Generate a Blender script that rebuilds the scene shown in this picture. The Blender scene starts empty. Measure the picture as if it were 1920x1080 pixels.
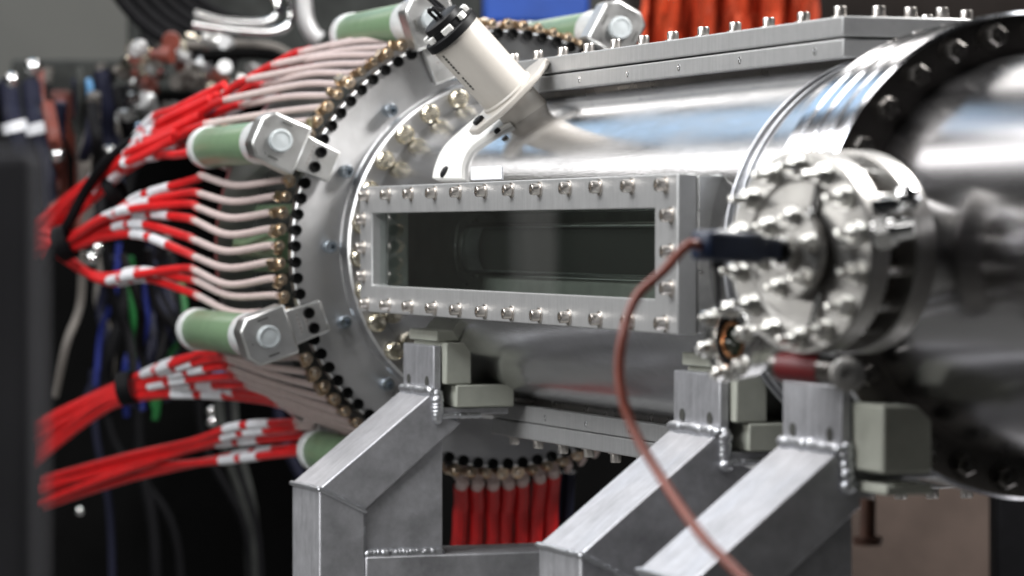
import bpy, math, random
from mathutils import Vector, Matrix
random.seed(7)
scene = bpy.context.scene
col = scene.collection
PI = math.pi
def R(a): return math.radians(a)

# ------------------------------------------------------------------ camera
TH = R(19.3); CT, ST = math.cos(TH), math.sin(TH)
CAM = Vector((6.140, -2.132, 0.030)); FPX = 6500.0; HOR = 436.0
cd = bpy.data.cameras.new('camera'); cam = bpy.data.objects.new('camera', cd); col.objects.link(cam)
cam.location = CAM; cam.rotation_euler = (R(90), 0, R(90 - 19.3))
cd.sensor_width = 36.0; cd.lens = 36.0 * FPX / 1920.0
cd.shift_y = -(540.0 - HOR) / 1920.0
cd.clip_start = 0.1; cd.clip_end = 200
cd.dof.use_dof = True; cd.dof.focus_distance = 5.50; cd.dof.aperture_fstop = 3.3
scene.camera = cam
# ------------------------------------------------------------------ world, lamps, exposure
w = bpy.data.worlds.new('World'); scene.world = w; w.use_nodes = True
w.node_tree.nodes['Background'].inputs[0].default_value = (0.60, 0.64, 0.70, 1)
w.node_tree.nodes['Background'].inputs[1].default_value = 0.022
scene.view_settings.view_transform = 'Standard'; scene.view_settings.look = 'None'
scene.view_settings.exposure = -0.36; scene.view_settings.gamma = 1.0
def lamp(name, loc, sx, sy, power, color, aim=None):
    d = bpy.data.lights.new(name, 'AREA'); d.shape = 'RECTANGLE'; d.size = sx; d.size_y = sy
    d.energy = power; d.color = color
    o = bpy.data.objects.new(name, d); col.objects.link(o); o.location = loc
    if aim is not None:
        o.rotation_euler = (Vector(aim) - Vector(loc)).to_track_quat('-Z', 'Y').to_euler()
    return o
# ceiling strip lamps of the hall: rows along the vessel, plus added fill lamps
lamp('ceiling_and_fill_lamp', (-6.0, 1.25, 2.7), 7.0, 1.0, 130, (1.0, 0.97, 0.94))
lamp('ceiling_and_fill_lamp', (-6.0, -0.35, 2.7), 7.0, 0.9, 38, (0.50, 0.73, 1.0))  # blue lamp added to tint the band reflected along the tube
lamp('ceiling_and_fill_lamp', (-6.0, -1.85, 2.7), 7.0, 0.7, 80, (1.0, 0.98, 0.97))
lamp('ceiling_and_fill_lamp', (0.2, -1.4, 2.5), 4.4, 0.8, 115, (1.0, 0.98, 0.96))
lamp('ceiling_and_fill_lamp', (0.2, 1.1, 2.5), 4.4, 0.5, 50, (0.95, 0.98, 1.0))
lamp('ceiling_and_fill_lamp', (4.6, -2.6, 2.6), 2.4, 0.7, 28, (1.0, 0.98, 0.96))
lamp('ceiling_and_fill_lamp', (1.3, -3.3, 2.3), 3.6, 0.7, 195, (0.96, 0.98, 1.0), (0.7, 0, 0))  # added front fill, brightens the window frame and strut faces
lamp('window_fill_lamp', (1.3, -3.7, 0.50), 1.4, 0.3, 44, (1.0, 0.99, 0.97), (0.7, 0, 0))  # added low fill, lights the liner behind the window pane
lamp('ceiling_and_fill_lamp', (1.6, 1.75, 2.35), 0.7, 0.7, 290, (1.0, 0.98, 0.96), (0, -0.2, 0.2))  # added lamp aimed so the flange is bright above and shaded below

# ------------------------------------------------------------------ pixel helpers (a photo point + a real plane -> a place)
def ray(px, py):
    a = (px - 960.0) / FPX
    return Vector((a * ST - CT, a * CT + ST, -(py - HOR) / FPX))
def onX(px, py, x): d = ray(px, py); return CAM + d * ((x - CAM.x) / d.x)
def onY(px, py, y): d = ray(px, py); return CAM + d * ((y - CAM.y) / d.y)
def onD(px, py, dep): return CAM + ray(px, py) * dep
def onR(px, py, rr):
    d = ray(px, py); A = d.y**2 + d.z**2; B = CAM.y*d.y + CAM.z*d.z; C = CAM.y**2 + CAM.z**2 - rr*rr
    return CAM + d * ((-B - math.sqrt(max(0, B*B - A*C))) / A)

# ------------------------------------------------------------------ materials
MATS = {}
def nodes_of(m): return m.node_tree.nodes, m.node_tree.links
def mat(name, colr, rough=0.5, metal=0.0, spec=0.5, var=0.0, vscale=30.0, rvar=0.0, bump=0.0, bscale=200.0,
        stretch=(1, 1, 1), coat=0.0, col2=None, aniso=0.0, scr=0.0):
    m = bpy.data.materials.new(name); m.use_nodes = True; N, L = nodes_of(m)
    b = N['Principled BSDF']
    b.inputs['Base Color'].default_value = (*colr, 1); b.inputs['Roughness'].default_value = rough
    b.inputs['Metallic'].default_value = metal; b.inputs['Specular IOR Level'].default_value = spec
    b.inputs['Coat Weight'].default_value = coat; b.inputs['Anisotropic'].default_value = aniso
    tc = N.new('ShaderNodeTexCoord'); mp = N.new('ShaderNodeMapping'); L.new(tc.outputs['Object'], mp.inputs[0])
    mp.inputs['Scale'].default_value = stretch
    if var > 0 or rvar > 0:
        nz = N.new('ShaderNodeTexNoise'); nz.inputs['Scale'].default_value = vscale; nz.inputs['Detail'].default_value = 6
        nz.inputs['Roughness'].default_value = 0.65
        L.new(mp.outputs[0], nz.inputs['Vector'])
        if var > 0:
            mx = N.new('ShaderNodeMix'); mx.data_type = 'RGBA'
            c2 = col2 if col2 else tuple(c * (1 - var) for c in colr)
            mx.inputs[6].default_value = (*colr, 1); mx.inputs[7].default_value = (*c2, 1)
            cr = N.new('ShaderNodeMapRange'); cr.inputs[1].default_value = 0.38; cr.inputs[2].default_value = 0.68
            L.new(nz.outputs[0], cr.inputs[0]); L.new(cr.outputs[0], mx.inputs[0]); L.new(mx.outputs[2], b.inputs['Base Color'])
        if rvar > 0:
            mr = N.new('ShaderNodeMapRange'); mr.inputs[1].default_value = 0.3; mr.inputs[2].default_value = 0.7
            mr.inputs[3].default_value = max(0.02, rough - rvar); mr.inputs[4].default_value = rough + rvar
            L.new(nz.outputs[0], mr.inputs[0]); L.new(mr.outputs[0], b.inputs['Roughness'])
    if bump > 0:
        n2 = N.new('ShaderNodeTexNoise'); n2.inputs['Scale'].default_value = bscale; n2.inputs['Detail'].default_value = 4
        L.new(mp.outputs[0], n2.inputs['Vector'])
        bp = N.new('ShaderNodeBump'); bp.inputs['Strength'].default_value = bump; bp.inputs['Distance'].default_value = 0.002
        L.new(n2.outputs[0], bp.inputs['Height']); L.new(bp.outputs[0], b.inputs['Normal'])
    if scr > 0:
        m3 = N.new('ShaderNodeMapping'); m3.inputs['Scale'].default_value = (260, 14, 14); L.new(tc.outputs['Object'], m3.inputs[0])
        m3.inputs['Rotation'].default_value = (0.2, 0.5, 0.35)
        n3 = N.new('ShaderNodeTexNoise'); n3.inputs['Scale'].default_value = 1.0; n3.inputs['Detail'].default_value = 5; L.new(m3.outputs[0], n3.inputs['Vector'])
        n4 = N.new('ShaderNodeTexNoise'); n4.inputs['Scale'].default_value = 26.0; n4.inputs['Detail'].default_value = 8; n4.inputs['Roughness'].default_value = 0.75; L.new(tc.outputs['Object'], n4.inputs['Vector'])
        ad = N.new('ShaderNodeMath'); ad.operation = 'ADD'; L.new(n3.outputs[0], ad.inputs[0]); L.new(n4.outputs[0], ad.inputs[1])
        r3 = N.new('ShaderNodeMapRange'); r3.inputs[1].default_value = 0.75; r3.inputs[2].default_value = 1.25; r3.inputs[3].default_value = 1.0 - scr; r3.inputs[4].default_value = 1.0 + scr*0.4
        L.new(ad.outputs[0], r3.inputs[0])
        vm = N.new('ShaderNodeVectorMath'); vm.operation = 'SCALE'; L.new(r3.outputs[0], vm.inputs['Scale'])
        src = b.inputs['Base Color'].links
        if src: L.new(src[0].from_socket, vm.inputs[0])
        else: vm.inputs[0].default_value = colr
        L.new(vm.outputs[0], b.inputs['Base Color'])
    if aniso > 0:
        tg = N.new('ShaderNodeTangent'); tg.direction_type = 'RADIAL'; tg.axis = 'X'; L.new(tg.outputs[0], b.inputs['Tangent'])
    MATS[name] = m; return m
mat('polished_steel', (0.64, 0.64, 0.65), 0.19, 1, scr=0.10, rvar=0.09, vscale=5, stretch=(0.35, 2.2, 2.2), var=0.22, bump=0.05, bscale=160)
mat('second_tube_steel', (0.46, 0.45, 0.46), 0.20, 1, rvar=0.06, vscale=3, stretch=(0.25, 3, 3), var=0.12)
mat('turned_steel', (0.60, 0.60, 0.605), 0.34, 1, aniso=0.65, rvar=0.08, vscale=8, var=0.12, bump=0.05, bscale=90)
mat('dark_flange_steel', (0.18, 0.165, 0.155), 0.30, 1, rvar=0.08, vscale=9, var=0.25)
mat('rim_steel', (0.62, 0.62, 0.64), 0.14, 1, rvar=0.05, vscale=20)
mat('milled_steel', (0.46, 0.46, 0.46), 0.46, 0.55, scr=0.12, rvar=0.06, vscale=14, var=0.10, bump=0.06, bscale=300, stretch=(0.15, 1, 1))
mat('cast_steel', (0.62, 0.62, 0.61), 0.36, 1, rvar=0.1, vscale=25, var=0.15)
mat('aluminium', (0.60, 0.60, 0.63), 0.46, 0.65, scr=0.30, rvar=0.12, vscale=14, var=0.32, bump=0.10, bscale=60, stretch=(1, 0.6, 0.6))
mat('weld', (0.62, 0.63, 0.66), 0.42, 1, rvar=0.08, vscale=60, var=0.15)
mat('port_bolt', (0.74, 0.73, 0.70), 0.30, 1, rvar=0.08, vscale=60)
mat('shaded_bolt', (0.17, 0.16, 0.15), 0.32, 1, rvar=0.06, vscale=80)  # bolt steel darkened to put the joint's deep shade into its colour
mat('satin_steel', (0.38, 0.37, 0.355), 0.42, 1, rvar=0.1, vscale=20, var=0.2)
mat('housing_grey', (0.045, 0.048, 0.045), 0.7, 0, spec=0.2, var=0.6, vscale=9)
mat('cap_bolt', (0.74, 0.70, 0.66), 0.32, 1, rvar=0.08, vscale=90)
mat('bolt_steel', (0.76, 0.75, 0.73), 0.24, 1, rvar=0.06, vscale=80)
mat('zinc', (0.62, 0.70, 0.78), 0.18, 1)
mat('warm_bolt', (0.80, 0.74, 0.60), 0.24, 1)
mat('brass', (0.60, 0.42, 0.24), 0.30, 1, var=0.5, vscale=45, col2=(0.55, 0.50, 0.44))
mat('copper', (0.80, 0.38, 0.18), 0.25, 1)
mat('chrome', (0.80, 0.80, 0.80), 0.10, 1)
mat('socket_black', (0.003, 0.003, 0.003), 0.7, 0, spec=0.15)
mat('black_plastic', (0.005, 0.005, 0.006), 0.5, 0, spec=0.2, var=0.3, vscale=40)
mat('black_rubber', (0.005, 0.005, 0.006), 0.6, 0, spec=0.1, var=0.3)
mat('navy_plastic', (0.012, 0.022, 0.055), 0.38, 0, var=0.3, vscale=40)
mat('green_composite', (0.15, 0.235, 0.135), 0.36, 0, var=0.22, vscale=25, stretch=(4, 1, 1), bump=0.05, bscale=150)
mat('pad_plastic', (0.44, 0.45, 0.39), 0.42, 0, var=0.18, vscale=18, bump=0.04)
mat('painted_beige', (0.45, 0.42, 0.38), 0.40, 0, var=0.07, vscale=14, bump=0.05, bscale=400)
mat('white_plastic', (0.78, 0.77, 0.74), 0.35, 0, var=0.05, vscale=20)
mat('collar_white', (0.66, 0.68, 0.68), 0.3, 0, var=0.2, vscale=30)
mat('clear_nylon', (0.40, 0.43, 0.44), 0.24, 0, var=0.15, vscale=30)
mat('wire_beige', (0.52, 0.42, 0.40), 0.42, 0, var=0.12, vscale=60)
mat('sleeve_red', (0.60, 0.011, 0.013), 0.42, 0, var=0.25, vscale=30)
mat('marker_white', (0.72, 0.73, 0.76), 0.45, 0, var=0.15, vscale=90)
mat('cable_brown', (0.24, 0.052, 0.030), 0.42, 0, var=0.3, vscale=30)
mat('print_dark', (0.05, 0.05, 0.045), 0.6)
mat('print_grey', (0.25, 0.23, 0.22), 0.6)
mat('label_red', (0.15, 0.005, 0.008), 0.45, 0, var=0.15, vscale=60)
mat('blue_plastic', (0.01, 0.06, 0.32), 0.45, 0, var=0.3, vscale=6)
mat('light_blue_hose', (0.07, 0.22, 0.42), 0.4)
mat('bright_blue', (0.02, 0.05, 0.55), 0.4)
mat('deep_blue', (0.012, 0.02, 0.14), 0.5, spec=0.2)
mat('green_wire', (0.006, 0.10, 0.02), 0.4)
mat('navy_hose', (0.008, 0.009, 0.022), 0.6, spec=0.2)
mat('grey_hose', (0.12, 0.11, 0.10), 0.5, spec=0.2)
mat('orange_fabric', (0.55, 0.06, 0.012), 0.75, 0, var=0.5, vscale=7, bump=0.3, bscale=12)
mat('red_brown', (0.16, 0.035, 0.022), 0.5, 0, var=0.4, vscale=9)
mat('dark_panel', (0.004, 0.004, 0.004), 0.85, 0, spec=0.05, var=0.4, vscale=4)
mat('brown_dark_panel', (0.040, 0.033, 0.030), 0.85, 0, spec=0.1, var=0.4, vscale=3)
mat('grey_post_paint', (0.16, 0.16, 0.175), 0.8, 0, spec=0.1, var=0.25, vscale=5)
mat('brown_board', (0.105, 0.078, 0.066), 0.8, 0, spec=0.2, var=0.4, vscale=3)
mat('wall_paint', (0.17, 0.17, 0.155), 0.8, 0, var=0.08, vscale=2)
mat('floor_paint', (0.15, 0.15, 0.145), 0.5, 0, var=0.3, vscale=1.5, rvar=0.1)
mat('liner_grey', (0.66, 0.66, 0.63), 0.5, 0.1, var=0.35, vscale=5)
mat('drum_dark', (0.030, 0.033, 0.030), 0.6, 0, spec=0.2, var=0.3, vscale=12)
mat('slot_grey', (0.07, 0.07, 0.066), 0.5, 0)
mat('inner_steel', (0.75, 0.75, 0.72), 0.4, 0.3, rvar=0.1, vscale=6, var=0.2)
mat('rust_bolt', (0.06, 0.025, 0.015), 0.5, 0.4, var=0.4, vscale=40)
mat('glass_dark', (0.01, 0.012, 0.008), 0.05, 0, coat=0.5)
def glass_mat():
    m = bpy.data.materials.new('window_glass'); m.use_nodes = True; N, L = nodes_of(m)
    for n in list(N):
        if n.type == 'BSDF_PRINCIPLED': N.remove(n)
    out = [n for n in N if n.type == 'OUTPUT_MATERIAL'][0]
    t = N.new('ShaderNodeBsdfTransparent'); t.inputs[0].default_value = (0.86, 0.90, 0.88, 1)
    g = N.new('ShaderNodeBsdfGlossy'); g.inputs['Roughness'].default_value = 0.015
    f = N.new('ShaderNodeFresnel'); f.inputs[0].default_value = 1.4
    mx = N.new('ShaderNodeMixShader'); ge = N.new('ShaderNodeNewGeometry'); sb_ = N.new('ShaderNodeMath'); sb_.operation = 'SUBTRACT'; sb_.inputs[0].default_value = 1.0; L.new(ge.outputs['Backfacing'], sb_.inputs[1])
    ml = N.new('ShaderNodeMath'); ml.operation = 'MULTIPLY'; L.new(f.outputs[0], ml.inputs[0]); L.new(sb_.outputs[0], ml.inputs[1])
    L.new(ml.outputs[0], mx.inputs[0]); L.new(t.outputs[0], mx.inputs[1]); L.new(g.outputs[0], mx.inputs[2])
    L.new(mx.outputs[0], out.inputs[0]); MATS['window_glass'] = m
glass_mat()

# ------------------------------------------------------------------ object helpers
WL = {}
def tag(o, label, cat=None, group=None, kind=None):
    o['label'] = label
    if cat: o['category'] = cat
    if group: o['group'] = group
    if kind: o['kind'] = kind
    return o
def thing(name, loc, label, cat, group=None):
    o = bpy.data.objects.new(name, None); col.objects.link(o); o.empty_display_size = 0.05
    o.location = loc; WL[o] = Vector(loc); tag(o, label, cat, group); return o
def frame(axis, up=None):
    z = Vector(axis).normalized()
    u = Vector(up) if up else (Vector((0, 0, 1)) if abs(z.z) < 0.9 else Vector((1, 0, 0)))
    x = u.cross(z).normalized(); y = z.cross(x)
    return Matrix((x, y, z)).transposed()
class MB:
    def __init__(s): s.v = []; s.f = []
    def add(s, vs, fs):
        o = len(s.v); s.v += [Vector(q) for q in vs]; s.f += [tuple(i + o for i in f) for f in fs]; return s
    def box(s, x0, x1, y0, y1, z0, z1):
        return s.add([(x0,y0,z0),(x1,y0,z0),(x1,y1,z0),(x0,y1,z0),(x0,y0,z1),(x1,y0,z1),(x1,y1,z1),(x0,y1,z1)],
                     [(0,3,2,1),(4,5,6,7),(0,1,5,4),(1,2,6,5),(2,3,7,6),(3,0,4,7)])
    def obox(s, c, M, hx, hy, hz):
        vs = [Vector(c) + M @ Vector((a*hx, b*hy, e*hz)) for e in (-1, 1) for a, b in ((-1,-1),(1,-1),(1,1),(-1,1))]
        return s.add(vs, [(0,3,2,1),(4,5,6,7),(0,1,5,4),(1,2,6,5),(2,3,7,6),(3,0,4,7)])
    def lathe(s, prof, o=(0,0,0), axis=(1,0,0), n=48, a0=0.0, a1=2*PI, up=None):
        # prof: (along, radius) list
        M = frame(axis, up); O = Vector(o); full = abs(a1 - a0 - 2*PI) < 1e-6
        m = n if full else n + 1; vs = []; fs = []
        for (h, r) in prof:
            for k in range(m):
                t = a0 + (a1 - a0) * k / n
                vs.append(O + M @ Vector((r*math.cos(t), r*math.sin(t), h)))
        for i in range(len(prof) - 1):
            for k in range(n):
                k2 = (k + 1) % m
                fs.append((i*m + k, i*m + k2, (i+1)*m + k2, (i+1)*m + k))
        return s.add(vs, fs)
    def cyl(s, p0, p1, r, r1=None, n=24, up=None):
        p0 = Vector(p0); p1 = Vector(p1); L = (p1 - p0).length; r1 = r if r1 is None else r1
        M = frame(p1 - p0, up); b = len(s.v); vs = []
        for (h, rr) in ((0, r), (L, r1)):
            for k in range(n):
                t = 2*PI*k/n; vs.append(p0 + M @ Vector((rr*math.cos(t), rr*math.sin(t), h)))
        fs = [(k, (k+1) % n, n + (k+1) % n, n + k) for k in range(n)]
        fs.append(tuple(range(n-1, -1, -1))); fs.append(tuple(range(n, 2*n)))
        return s.add(vs, fs)
    def prism(s, poly, fn, h0, h1):
        # poly: 2D points; fn(u, v, h) -> Vector
        n = len(poly); vs = [fn(u, v, h0) for u, v in poly] + [fn(u, v, h1) for u, v in poly]
        fs = [tuple(range(n-1, -1, -1)), tuple(range(n, 2*n))] + [(k, (k+1) % n, n + (k+1) % n, n + k) for k in range(n)]
        return s.add(vs, fs)
    def tube(s, pts, r, n=10, cap=True, rf=None):
        pts = [Vector(p) for p in pts]; m = len(pts); vs = []; fs = []; up = Vector((0, 0, 1))
        prev = None
        for i, p in enumerate(pts):
            t = (pts[min(i+1, m-1)] - pts[max(i-1, 0)]).normalized()
            if prev is None:
                x = up.cross(t); x = x.normalized() if x.length > 1e-4 else Vector((1, 0, 0))
            else:
                x = (prev - t * prev.dot(t)).normalized()
            prev = x; y = t.cross(x); rr = r * (rf(i/(m-1)) if rf else 1)
            for k in range(n):
                a = 2*PI*k/n; vs.append(p + x*(rr*math.cos(a)) + y*(rr*math.sin(a)))
        for i in range(m-1):
            for k in range(n):
                fs.append((i*n + k, i*n + (k+1) % n, (i+1)*n + (k+1) % n, (i+1)*n + k))
        if cap:
            fs.append(tuple(range(n-1, -1, -1))); fs.append(tuple((m-1)*n + k for k in range(n)))
        return s.add(vs, fs)
    def ball(s, c, rx, ry=None, rz=None, n=12, m=8, M=None):
        ry = ry or rx; rz = rz or rx; M = M or Matrix.Identity(3); C = Vector(c)
        vs = [C + M @ Vector((0, 0, rz))]; fs = []
        for i in range(1, m):
            ph = PI*i/m
            for k in range(n):
                t = 2*PI*k/n
                vs.append(C + M @ Vector((rx*math.sin(ph)*math.cos(t), ry*math.sin(ph)*math.sin(t), rz*math.cos(ph))))
        vs.append(C + M @ Vector((0, 0, -rz))); e = len(vs) - 1
        for k in range(n):
            fs.append((0, 1 + k, 1 + (k+1) % n)); fs.append((e, 1 + (m-2)*n + (k+1) % n, 1 + (m-2)*n + k))
            for i in range(m-2):
                fs.append((1 + i*n + k, 1 + (i+1)*n + k, 1 + (i+1)*n + (k+1) % n, 1 + i*n + (k+1) % n))
        return s.add(vs, fs)
    def mesh(s, name, sharp=35, smooth=True, centre=True):
        lo = Vector([min(v[i] for v in s.v) for i in range(3)]); hi = Vector([max(v[i] for v in s.v) for i in range(3)])
        c = (lo + hi) / 2 if centre else Vector((0, 0, 0))
        me = bpy.data.meshes.new(name); me.from_pydata([v - c for v in s.v], [], s.f); me.update()
        import bmesh
        bm = bmesh.new(); bm.from_mesh(me); bmesh.ops.recalc_face_normals(bm, faces=bm.faces); bm.to_mesh(me); bm.free()
        if smooth:
            me.polygons.foreach_set('use_smooth', [True] * len(me.polygons)); me.set_sharp_from_angle(angle=R(sharp))
        return me, c
    def build(s, name, m, parent=None, bevel=0.0, sharp=35, smooth=True):
        me, c = s.mesh(name, sharp, smooth); me.materials.append(MATS[m])
        o = bpy.data.objects.new(name, me); col.objects.link(o); WL[o] = c
        if parent is not None: o.parent = parent; o.location = c - WL[parent]
        else: o.location = c
        if bevel > 0:
            b = o.modifiers.new('bevel', 'BEVEL'); b.width = bevel; b.segments = 2; b.limit_method = 'ANGLE'; b.angle_limit = R(40)
        return o
def shared(mb, name, m, sharp=35):
    me, _ = mb.mesh(name, sharp, True, centre=False); me.materials.append(MATS[m]); return me
def inst(name, me, loc, M, parent=None):
    o = bpy.data.objects.new(name, me); col.objects.link(o); loc = Vector(loc); WL[o] = loc
    if name == 'terminal_lug':
        M = M @ Matrix.Rotation(random.gauss(0, 0.5), 3, 'Z') @ Matrix.Rotation(random.gauss(0, 0.12), 3, 'X'); z_ = random.uniform(0.75, 1.0); o.scale = (z_, z_, 1)
    if 'bolt' in name:
        M = M @ Matrix.Rotation(random.uniform(0, 2*PI), 3, 'Z') @ Matrix.Rotation(random.gauss(0, 0.012), 3, 'X')
        z_ = random.uniform(0.94, 1.06); o.scale = (1, 1, z_)
    o.rotation_euler = M.to_euler()
    if parent is not None: o.parent = parent; o.location = loc - WL[parent]
    else: o.location = loc
    return o
def spline(pts, per=8):
    P = [Vector(p) for p in pts]; out = []
    Q = [P[0]*2 - P[1]] + P + [P[-1]*2 - P[-2]]
    for i in range(1, len(Q) - 2):
        a, b, c, d = Q[i-1], Q[i], Q[i+1], Q[i+2]
        for k in range(per):
            t = k / per
            out.append(0.5*((2*b) + (c-a)*t + (2*a-5*b+4*c-d)*t*t + (3*b-a-3*c+d)*t**3))
    out.append(P[-1]); return out
def pol(r, a, x): return Vector((x, r*math.cos(a), r*math.sin(a)))
XAX = Vector((1, 0, 0)); NY = Vector((0, -1, 0)); UP = Vector((0, 0, 1))

# shared fastener meshes (local +Z is the way the head points)
def socket_bolt(rr, h, m, name='bolt', washer=True):
    b = MB(); pr = []
    if washer: pr += [(-0.001, 0.0), (-0.001, rr*1.35), (rr*0.22, rr*1.35), (rr*0.22, rr*0.98)]
    else: pr += [(-0.001, 0.0), (-0.001, rr*0.98)]
    pr += [(h*0.86, rr), (h, rr*0.88), (h, rr*0.52), (h*0.45, rr*0.50), (h*0.45, 0.0)]
    b.lathe(pr, axis=(0, 0, 1), n=14); return shared(b, name, m)
def hex_bolt(rr, h, m, name='bolt', stud=0.0):
    b = MB(); b.lathe([(-0.001, 0), (-0.001, rr*1.25), (rr*0.2, rr*1.25), (rr*0.2, rr*0.9)], axis=(0, 0, 1), n=16)
    b.lathe([(rr*0.2, rr*0.9), (rr*0.2, rr), (h*0.85, rr), (h, rr*0.80), (h, rr*0.42), (h + stud, rr*0.42), (h + stud + 0.0008, 0)], axis=(0, 0, 1), n=6)
    return shared(b, name, m, 30)

# ------------------------------------------------------------------ the setting
fl = MB().box(-9, 7, -6, 7, -1.45, -1.40).build('floor', 'floor_paint'); fl['kind'] = 'structure'
wl = MB().box(-7.6, -7.5, -6, 7, -1.398, 3.2).build('wall', 'wall_paint'); wl['kind'] = 'structure'

# ------------------------------------------------------------------ vacuum vessel
vessel = thing('vacuum_vessel', (1.0, 0, -0.28), 'long polished steel vacuum vessel with bolted rectangular windows and flanges', 'vacuum vessel')
TR = 0.280
WX0, WX1, WZ = 0.205, 1.600, 0.068
TX0, TX1 = 0.380, 1.680
def shell(rad, x0, x1, hole):
    b = MB(); aw = math.asin(WZ / rad); H = PI/2
    A = [H - aw + 2*aw*k/10 for k in range(10)] + [H + aw + (H - 2*aw)*k/36 for k in range(36)] + [PI - aw + 2*aw*k/10 for k in range(10)] + [PI + aw + (1.5*PI - 2*aw)*k/110 for k in range(110)]
    n = len(A); X = sorted([x0, WX0, TX0, WX1, TX1, x1])
    vs = [pol(rad, a, x) for x in X for a in A]; fs = []
    for i in range(len(X) - 1):
        xm = (X[i] + X[i+1])/2
        for k in range(n):
            if 46 <= k < 56 and WX0 < xm < WX1: continue
            if k < 10 and TX0 < xm < TX1: continue
            k2 = (k + 1) % n
            fs.append((i*n + k, i*n + k2, (i+1)*n + k2, (i+1)*n + k))
    return b.add(vs, fs)
shell(TR, 0.0, 1.935, True).build('tube_wall', 'polished_steel', vessel)
shell(TR - 0.008, -0.9, 1.935, True).build('inner_wall', 'inner_steel', vessel)
MB().lathe([(2.10, TR - 0.018), (3.5, TR - 0.018)], n=128).build('extension_tube', 'second_tube_steel', vessel)
for xx, rr in ((1.742, 0.0032), (1.772, 0.0026)):
    b = MB(); nn = 160; prof = [(rr*math.sin(t), TR + rr*0.6 + rr*math.cos(t)) for t in [2*PI*k/8 for k in range(9)]]
    b.lathe([(xx + h, q) for h, q in prof], n=nn); b.build('weld_seam', 'weld', vessel)
# interior: far end plate and slotted back liner seen through the window
MB().lathe([(-0.90, 0.0), (-0.90, 0.27)], n=64).build('end_plate', 'liner_grey', vessel)
lb = MB()
SX0, SX1, SZ = 0.10, 1.30, 0.043
def stadium(x0, x1, h, n=14):
    q = [(x1 - h + h*math.cos(t), h*math.sin(t)) for t in [-PI/2 + PI*k/n for k in range(n+1)]]
    return q + [(x0 + h + h*math.cos(t), h*math.sin(t)) for t in [PI/2 + PI*k/n for k in range(n+1)]]
so = stadium(SX0, SX1, SZ); si = stadium(SX0 + 0.016, SX1 - 0.016, SZ - 0.0045)
LYY = -0.10
n = len(so)
lb.add([(x, LYY, z) for x, z in so] + [(x, LYY - 0.012, z) for x, z in so] + [(x, LYY - 0.012, z) for x, z in si] + [(x, LYY + 0.02, z) for x, z in si],
       [(k, (k+1) % n, n + (k+1) % n, n + k) for k in range(n)] + [(n + k, n + (k+1) % n, 2*n + (k+1) % n, 2*n + k) for k in range(n)] +
       [(2*n + k, 2*n + (k+1) % n, 3*n + (k+1) % n, 3*n + k) for k in range(n)])
lb.build('slot_rim', 'collar_white', vessel)  # white colour draws in the bright highlight along the rim
MB().tube([Vector((x, LYY - 0.016, z)) for x, z in so + so[:1]], 0.0045, 10, cap=False).build('glint_bead', 'chrome', vessel)  # chrome bead added to catch a highlight along the slot edge
MB().tube([Vector((x, LYY - 0.010, z)) for x, z in stadium(SX0 - 0.05, SX1 + 0.05, SZ + 0.022)], 0.002, 8, cap=False).build('slot_groove', 'chrome', vessel)
MB().box(-0.88, 1.80, LYY + 0.021, LYY + 0.03, -0.215, 0.215).build('liner_plate', 'liner_grey', vessel)
sb = socket_bolt(0.007, 0.008, 'bolt_steel')
for z in (-0.060, 0.060):
    inst('liner_bolt', sb, (SX0 - 0.02, LYY + 0.02, z*0.8), frame(NY), vessel)
MB().prism(so, lambda u, v, h: Vector((u, h, v)), LYY + 0.012, LYY + 0.0205).build('slot_floor', 'slot_grey', vessel)

# end flange -------------------------------------------------------
HN = 86; HR = 0.4035; A0 = R(179.3)
ef = MB(); ef.lathe([(-0.030, 0.27), (-0.030, 0.407), (-0.026, 0.410), (-0.003, 0.410), (0.0, 0.407), (0.0, 0.318), (0.0, 0.279)], n=172)
ef = ef.build('end_flange', 'turned_steel', vessel); tag(ef, 'wide turned steel disc ringed with black sockets')
hub = MB().lathe([(0.0005, 0.319), (0.003, 0.317), (0.046, 0.317), (0.050, 0.313), (0.050, 0.2795)], n=160).build('hub_ring', 'turned_steel', vessel)
sk = MB().lathe([(-0.012, 0), (-0.012, 0.0106), (0.004, 0.0106), (0.006, 0.0098), (0.006, 0.0080), (0.0012, 0.0075), (0.0012, 0)], axis=(0, 0, 1), n=16)
skm = shared(sk, 'socket', 'socket_black')
pin = shared(MB().lathe([(-0.004, 0.003), (0.004, 0.003), (0.006, 0.0015), (0.006, 0)], axis=(0, 0, 1), n=8), 'contact_pin', 'bolt_steel')
for k in range(HN):
    a = A0 + 2*PI*k/HN
    s_ = inst('socket', skm, pol(HR, a, 0.0), frame(XAX), ef)
zb = socket_bolt(0.0125, 0.026, 'zinc', washer=False)
for k in range(15): inst('bolt', zb, pol(0.341, R(179.3 + 24*k), 0.0), frame(XAX), ef)
gb = hex_bolt(0.0145, 0.017, 'warm_bolt')
gbm = MB().lathe([(-0.001, 0), (-0.001, 0.018), (0.003, 0.018), (0.003, 0.017), (0.015, 0.017), (0.020, 0.013), (0.0215, 0.006), (0.0218, 0)], axis=(0, 0, 1), n=18)
gb = shared(gbm, 'bolt', 'warm_bolt')
for k in range(30): inst('bolt', gb, pol(0.297, R(147 + 12*k), 0.050), frame(XAX), hub)

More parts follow.
